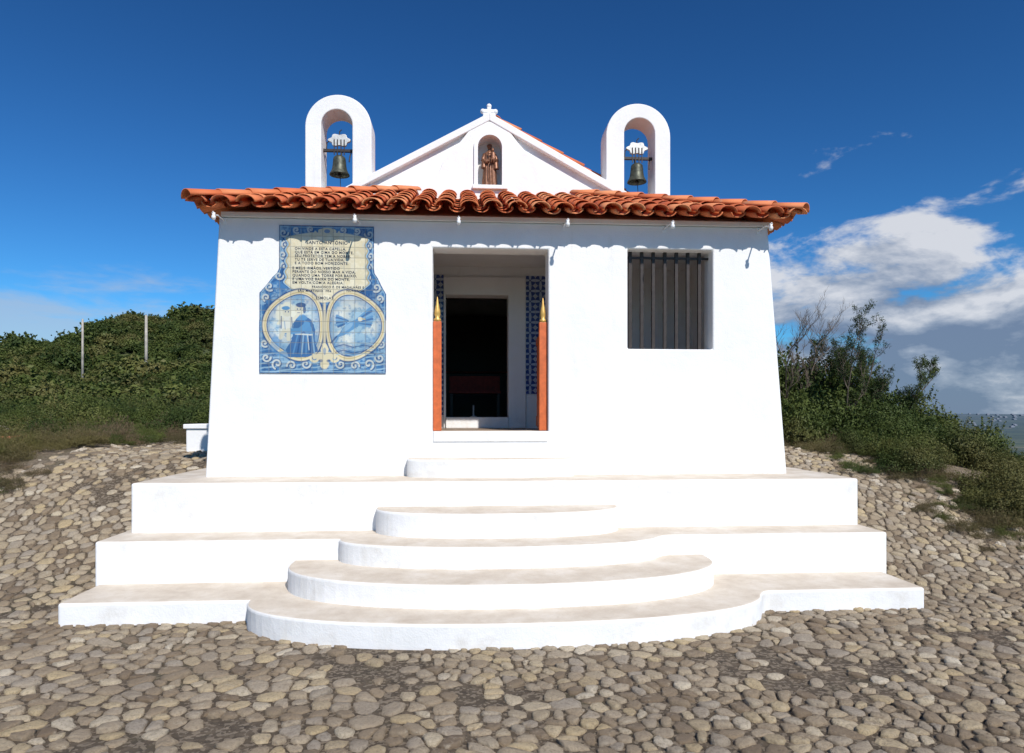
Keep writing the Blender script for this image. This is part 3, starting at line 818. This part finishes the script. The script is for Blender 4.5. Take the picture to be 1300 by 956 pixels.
# ------------------------------------------------------------ vegetation
def bush_mesh(name,seed,nl,ls,mat,flat=.8,asp=2.2,lumps=16,core=.55,spread=.68,minr=.20,upb=0.):
    rs=np.random.RandomState(seed)
    cen=[];rad=[]
    for i in range(lumps):
        a=rs.rand()*2*np.pi; r=spread*np.sqrt(rs.rand()); cen.append((r*np.cos(a),r*np.sin(a),.15+.62*rs.rand()*(1-r*.6))); rad.append(minr+.24*rs.rand())
    cen=np.array(cen);rad=np.array(rad)
    li=rs.choice(lumps,nl,p=rad**2/np.sum(rad**2))
    d=rs.normal(size=(nl,3)); d[:,2]=np.abs(d[:,2])*.9-.25; d/=np.linalg.norm(d,axis=1)[:,None]
    rr=rad[li]*(core+(1.12-core)*rs.rand(nl)**.6)*(1+.30*rs.normal(size=nl)*.5)
    P=cen[li]+d*rr[:,None]; P[:,2]*=flat*1.25; P[:,2]=np.maximum(P[:,2],-.05)
    k=int(nl*.12); sh_=rs.randint(0,lumps*4,k); sd=rs.normal(size=(lumps*4,3)); sd[:,2]=np.abs(sd[:,2])+.8; sd/=np.linalg.norm(sd,axis=1)[:,None]
    P[:k]=cen[sh_%lumps]+sd[sh_]*(rad[sh_%lumps][:,None]*(1+.65*rs.rand(k)[:,None]))+rs.normal(size=(k,3))*.012
    nrm=d+rs.normal(size=(nl,3))*.55; nrm/=np.linalg.norm(nrm,axis=1)[:,None]
    t=np.cross(nrm,rs.normal(size=(nl,3))); t/=np.linalg.norm(t,axis=1)[:,None]
    if upb: t[:,2]+=upb; t/=np.linalg.norm(t,axis=1)[:,None]
    b=np.cross(nrm,t); s=ls*(.6+.8*rs.rand(nl))[:,None]
    V=np.stack([P-t*s,P-b*s/asp,P+t*s,P+b*s/asp],1).reshape(-1,3)
    F=np.arange(nl*4).reshape(-1,4)
    me=fastmesh(name,V,F,mat)
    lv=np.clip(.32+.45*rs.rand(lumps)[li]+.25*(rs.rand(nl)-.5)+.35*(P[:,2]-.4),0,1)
    at=me.attributes.new("lv",'FLOAT','POINT'); at.data.foreach_set("value",np.repeat(lv,4).astype(np.float32))
    return me
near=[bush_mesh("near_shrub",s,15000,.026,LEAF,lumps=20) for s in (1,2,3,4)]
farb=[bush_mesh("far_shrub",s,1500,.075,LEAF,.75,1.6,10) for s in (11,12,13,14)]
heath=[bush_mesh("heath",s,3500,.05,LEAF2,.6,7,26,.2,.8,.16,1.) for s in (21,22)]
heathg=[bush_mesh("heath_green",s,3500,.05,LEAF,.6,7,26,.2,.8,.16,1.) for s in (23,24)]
def place(meshes,x,y,s,parent,sz=1.,sink=.1):
    o=bpy.data.objects.new(parent.name+"_clump",random.choice(meshes)); z=float(height(x,y))
    o.location=(x,y,z-sink*s); o.rotation_euler=(random.uniform(-.15,.15),random.uniform(-.15,.15),random.uniform(0,6.28)); o.scale=(s,s,s*sz); link(o,parent)
sh=empty("shrubs")
c=0
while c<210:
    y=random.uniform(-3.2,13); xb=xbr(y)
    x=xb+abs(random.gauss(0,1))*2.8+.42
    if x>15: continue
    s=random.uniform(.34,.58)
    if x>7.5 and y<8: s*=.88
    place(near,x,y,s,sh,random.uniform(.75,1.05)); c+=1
for (x,y,s,q) in ((5.2,5.6,1.4,1.3),(5.9,5.0,1.35,1.3),(6.5,4.8,1.3,1.25),(6.1,6.4,1.45,1.3),(6.9,5.2,1.2,1.2),(6.7,4.1,1.0,1.15),(5.0,7.5,1.5,1.3),(6.0,4.0,.95,1.15),(5.5,4.4,.9,1.2),(7.3,4.4,.98,1.1),(7.0,3.2,.75,1.1),(7.6,3.6,.75,1.0),(7.4,2.4,.62,1.0),(4.6,6.6,1.35,1.3),(7.2,6.3,1.2,1.1),(7.9,4.0,.85,1.0),(8.0,3.0,.7,1.0),(6.6,2.6,.6,1.0)):
    place(near,x,y,s,sh,q,.06)
for i in range(260):
    x=random.uniform(10,60); y=random.uniform(-4,60)
    place(farb,x,y,random.uniform(.7,1.3),sh)
for i in range(150):
    y=random.uniform(4.2,24); x=random.uniform(-7.2,-23)-(y-4)*.12
    if abs(x+14.2)<1.5 and 11<y<14: continue
    place(near,x,y,random.uniform(.4,.9),sh,random.uniform(.6,1.0))
for i in range(40):
    y=random.uniform(7.5,16); x=random.uniform(-5.0,-9.5)-(y-8)*.2
    place(near,x,y,random.uniform(.65,1.05),sh,.95)
hv_=empty("hillside_scrub")
for i in range(3500):
    y=random.uniform(20,90); x=-random.uniform(.22,.95)*(y+8)-2
    s=random.uniform(.40,1.05)*(1+.004*y)
    if random.random()<.07: s*=1.6
    place(farb,x,y,s,hv_,random.uniform(.5,1.0),.12)
ht=empty("heather")
c=0
while c<460:
    y=random.uniform(-.6,10); x=random.uniform(-13.5,-5.2)+.06*y
    lim=xbl(y)-.05
    if x>lim+random.uniform(-.25,.35): continue
    place(heath if random.random()<.66 else heathg,x,y,random.uniform(.16,.42),ht,random.uniform(.7,1.3),.05); c+=1
for i in range(300):
    y=random.uniform(-3.5,8); x=xbr(y)+random.uniform(-.45,.9)
    place(heath if random.random()<.6 else heathg,x,y,random.uniform(.07,.28),ht,random.uniform(.7,1.3),.05)
def sapling(x,y,hgt,seed,lean=0.,stems=4,leaves=0):
    rs=random.Random(seed); root=empty("sapling")
    z0=float(height(x,y))
    cu=bpy.data.curves.new("branches",'CURVE'); cu.dimensions='3D'; cu.bevel_depth=1; cu.bevel_resolution=1
    tips=[]
    def grow(p,d,l,r,lev):
        n=6; sp=cu.splines.new('POLY'); sp.points.add(n); q=p.copy(); dd=d.copy()
        for k in range(n+1):
            sp.points[k].co=(*q,1); sp.points[k].radius=r*(1-.7*k/n)
            if k<n:
                dd=(dd+Vector((rs.gauss(0,.13),rs.gauss(0,.13),rs.gauss(.05,.08)))).normalized(); q=q+dd*l/n
                if lev<3 and k>0:
                    for _ in range(2):
                        if rs.random()<.75:
                            a=rs.uniform(0,6.28); side=Vector((math.cos(a),math.sin(a),rs.uniform(.2,.8)))
                            grow(q,(dd*.8+side*.75).normalized(),l*rs.uniform(.28,.45),r*.5*(1-.6*k/n)+.0012,lev+1)
        if lev>=2: tips.append(q.copy())
    for i in range(stems):
        a=rs.uniform(0,6.28); grow(Vector((x+.1*math.cos(a),y+.1*math.sin(a),z0-.1)),Vector((.28*math.cos(a)+lean,.28*math.sin(a),1)).normalized(),hgt*rs.uniform(.75,1.0),.02,0)
    cu.materials.append(BARK); link(bpy.data.objects.new("branches",cu),root)
    if leaves:
        tp=np.array([tuple(t) for t in tips]); tp=tp[np.array([rs.random() for _ in tp])<leaves]
        K=13; n=len(tp)*K; r_=np.random.RandomState(seed)
        P=np.repeat(tp,K,0)+r_.normal(size=(n,3))*.024
        t=r_.normal(size=(n,3)); t[:,2]+=.6; t/=np.linalg.norm(t,axis=1)[:,None]; b=np.cross(t,r_.normal(size=(n,3))); b/=np.linalg.norm(b,axis=1)[:,None]
        V=np.stack([P-t*.028,P-b*.005,P+t*.028,P+b*.005],1).reshape(-1,3)
        me=fastmesh("leaves",V,np.arange(n*4).reshape(-1,4),LEAF)
        at=me.attributes.new("lv",'FLOAT','POINT'); at.data.foreach_set("value",np.repeat(r_.rand(n)*.7,4).astype(np.float32))
        link(bpy.data.objects.new("leaves",me),root)
sapling(5.85,4.6,2.2,5,0,4,0)
sapling(6.55,4.3,1.95,8,.05,4,.6)
sapling(7.15,3.9,1.65,9,.08,3,.85)

for (x,y,zt,r) in ((-21.2,38.8,8.25,.11),(-22.6,33.9,7.3,.075)):
    z0=float(height(x,y)); lathe("utility_pole",[(0,z0-.5),(r,z0-.5),(r*.72,zt),(0,zt+.03)],POLE,None,14,(x,y,0))
w=empty("low_white_wall")
box("body",-4.50,-4.16,2.9,3.5,.8,1.54,WALL,w,.02); box("cap",-4.53,-4.13,2.87,3.53,1.541,1.61,WALL,w,.01)
w=empty("low_white_wall")
box("body",-9.6,-8.30,4.9,5.3,.6,1.30,WALL,w,.02); box("cap",-9.63,-8.27,4.87,5.33,1.301,1.37,simple("terracotta_coping",(.4,.14,.07)),w,.01)
def rock(x,y,s,seed,sz=.7,buried=.2):
    bm=bmesh.new(); bmesh.ops.create_icosphere(bm,subdivisions=3,radius=1)
    for v in bm.verts:
        n=mnoise.fractal(v.co*1.2+Vector((seed*3.1,0,0)),.8,2.,5); v.co*=1+.5*n
    me=bpy.data.meshes.new("stone"); bm.to_mesh(me); bm.free(); me.materials.append(ROCK)
    o=bpy.data.objects.new("stone",me); o.location=(x,y,float(height(x,y))-buried*s); o.scale=(s,s*.9,s*sz); o.rotation_euler=(0,0,seed); link(o,RK)
RK=empty("loose_stones")
for i in range(110):
    y=random.uniform(-3.4,5); rock(xbr(y)+random.uniform(-.7,.6),y,random.uniform(.02,.08),i+10,.6,.1)
for i in range(40):
    y=random.uniform(0,5); rock(-6.5+.2*y+random.uniform(-.5,.4),y,random.uniform(.02,.06),i+100,.6,.1)
for i in range(14): rock(-14.2+random.uniform(-1.2,1.0),12.2+random.uniform(-1,1.2),random.uniform(.2,.42),i+200,.7,.1)

hs=[];hf=[]
for i in range(80):
    cl=random.choice([(33,3000),(36,2700),(39,3400),(41,3000),(35,3900)])
    a=R(cl[0]+random.gauss(0,1.6)); d=cl[1]+random.gauss(0,260); x=d*math.sin(a);y=d*math.cos(a); z=float(height(x,y))
    w_=random.uniform(3.5,6);d_=random.uniform(4,6);h_=random.uniform(2,3.5); b0=len(hs)
    hs+=[(x-w_,y-d_,z-2),(x+w_,y-d_,z-2),(x+w_,y+d_,z-2),(x-w_,y+d_,z-2),(x-w_,y-d_,z+h_),(x+w_,y-d_,z+h_),(x+w_,y+d_,z+h_),(x-w_,y+d_,z+h_),(x-w_,y,z+h_+2),(x+w_,y,z+h_+2)]
    hf+=[tuple(b0+k for k in f) for f in [(0,1,5,4),(1,2,6,9,5),(2,3,7,6),(3,0,4,8,7),(4,5,9,8),(6,7,8,9)]]
obj("distant_village",hs,hf,simple("distant_walls",(.16,.18,.22),.9),None)

# ------------------------------------------------------------ sky, sun
SUN_AZ=R(158); SUN_EL=R(44)
w=bpy.data.worlds.new("World"); scene.world=w; w.use_nodes=True; nt=w.node_tree; bg=nt.nodes["Background"]
sk=nt.nodes.new("ShaderNodeTexSky"); sk.sky_type='NISHITA'; sk.sun_disc=False; sk.sun_elevation=SUN_EL; sk.sun_rotation=SUN_AZ; sk.altitude=150; sk.air_density=1.; sk.dust_density=.3; sk.ozone_density=3
tc=nt.nodes.new("ShaderNodeTexCoord"); D=tc.outputs["Generated"]; S=sep(nt,D)
gm=nt.nodes.new("ShaderNodeGamma"); nt.links.new(sk.outputs[0],gm.inputs[0]); gm.inputs[1].default_value=1.45
skc=mix(nt,1.,gm.outputs[0],(.165,.38,.50),'MULTIPLY')
def cloud(center,ext,scale,seed,sc=(1,1,2.2)):
    sub=nt.nodes.new("ShaderNodeVectorMath"); sub.operation='SUBTRACT'; nt.links.new(D,sub.inputs[0]); sub.inputs[1].default_value=center
    s2=vscale(nt,sub.outputs[0],ext); ln=nt.nodes.new("ShaderNodeVectorMath"); ln.operation='LENGTH'; nt.links.new(s2,ln.inputs[0])
    bias=mth(nt,'SUBTRACT',1.0,ln.outputs["Value"])
    ad=nt.nodes.new("ShaderNodeVectorMath"); ad.operation='ADD'; nt.links.new(vscale(nt,D,sc),ad.inputs[0]); ad.inputs[1].default_value=(seed,seed*.3,0)
    n=noise(nt,scale,10,.58,ad.outputs[0],.25)
    d=mth(nt,'ADD',mth(nt,'MULTIPLY',bias,.34),n)
    return d,n,ad.outputs[0]
def dirv(az,el): return (math.sin(R(az))*math.cos(R(el)),math.cos(R(az))*math.cos(R(el)),math.sin(R(el)))
d1,n1,v1=cloud(dirv(37,4.5),(2.5,2.5,5.4),6.5,3.1)
m1=sstep(nt,d1,.53,.66)
sh2=nt.nodes.new("ShaderNodeVectorMath"); sh2.operation='ADD'; nt.links.new(v1,sh2.inputs[0]); sh2.inputs[1].default_value=(.02,-.02,.07)
nb=noise(nt,6.5,10,.58,sh2.outputs[0],.25)
lit=mth(nt,'ADD',mth(nt,'MULTIPLY',mth(nt,'SUBTRACT',n1,nb),2.8),mth(nt,'MULTIPLY',sstep(nt,S[2],.06,.19),.72))
cc=ramp(nt,lit,[(.05,(1.7,2.3,3.5)),(.4,(3.2,3.8,4.9)),(.85,(7.0,7.2,7.7))])
skc=mix(nt,mth(nt,'MULTIPLY',m1,.94),skc,cc)
d2,n2,v2=cloud(dirv(-30,5.5),(3.0,3.0,13),8,5.7,(1,1,4))
m2=sstep(nt,d2,.50,.80,0,.6)
skc=mix(nt,m2,skc,(4.6,5.2,6.1))
nt.links.new(skc,bg.inputs["Color"]); bg.inputs["Strength"].default_value=.10
sl=bpy.data.lights.new("sun",'SUN'); sl.energy=4.9; sl.angle=R(.53); sl.color=(1,.955,.89)
so=bpy.data.objects.new("sun",sl); C.objects.link(so)
sd=Vector((math.sin(SUN_AZ)*math.cos(SUN_EL),math.cos(SUN_AZ)*math.cos(SUN_EL),math.sin(SUN_EL)))
so.rotation_euler=(-sd).to_track_quat('-Z','Y').to_euler(); so.location=(8,-20,20)

cam=bpy.data.cameras.new("camera"); cam.lens=24.0; cam.sensor_width=36; cam.shift_y=.0362; cam.clip_start=.1; cam.clip_end=30000
co=bpy.data.objects.new("camera",cam); C.objects.link(co); co.location=(-.3,-7.74,1.77); co.rotation_euler=(R(90),0,R(-4))
scene.camera=co
scene.view_settings.view_transform='Standard'; scene.view_settings.look='None'; scene.view_settings.exposure=0
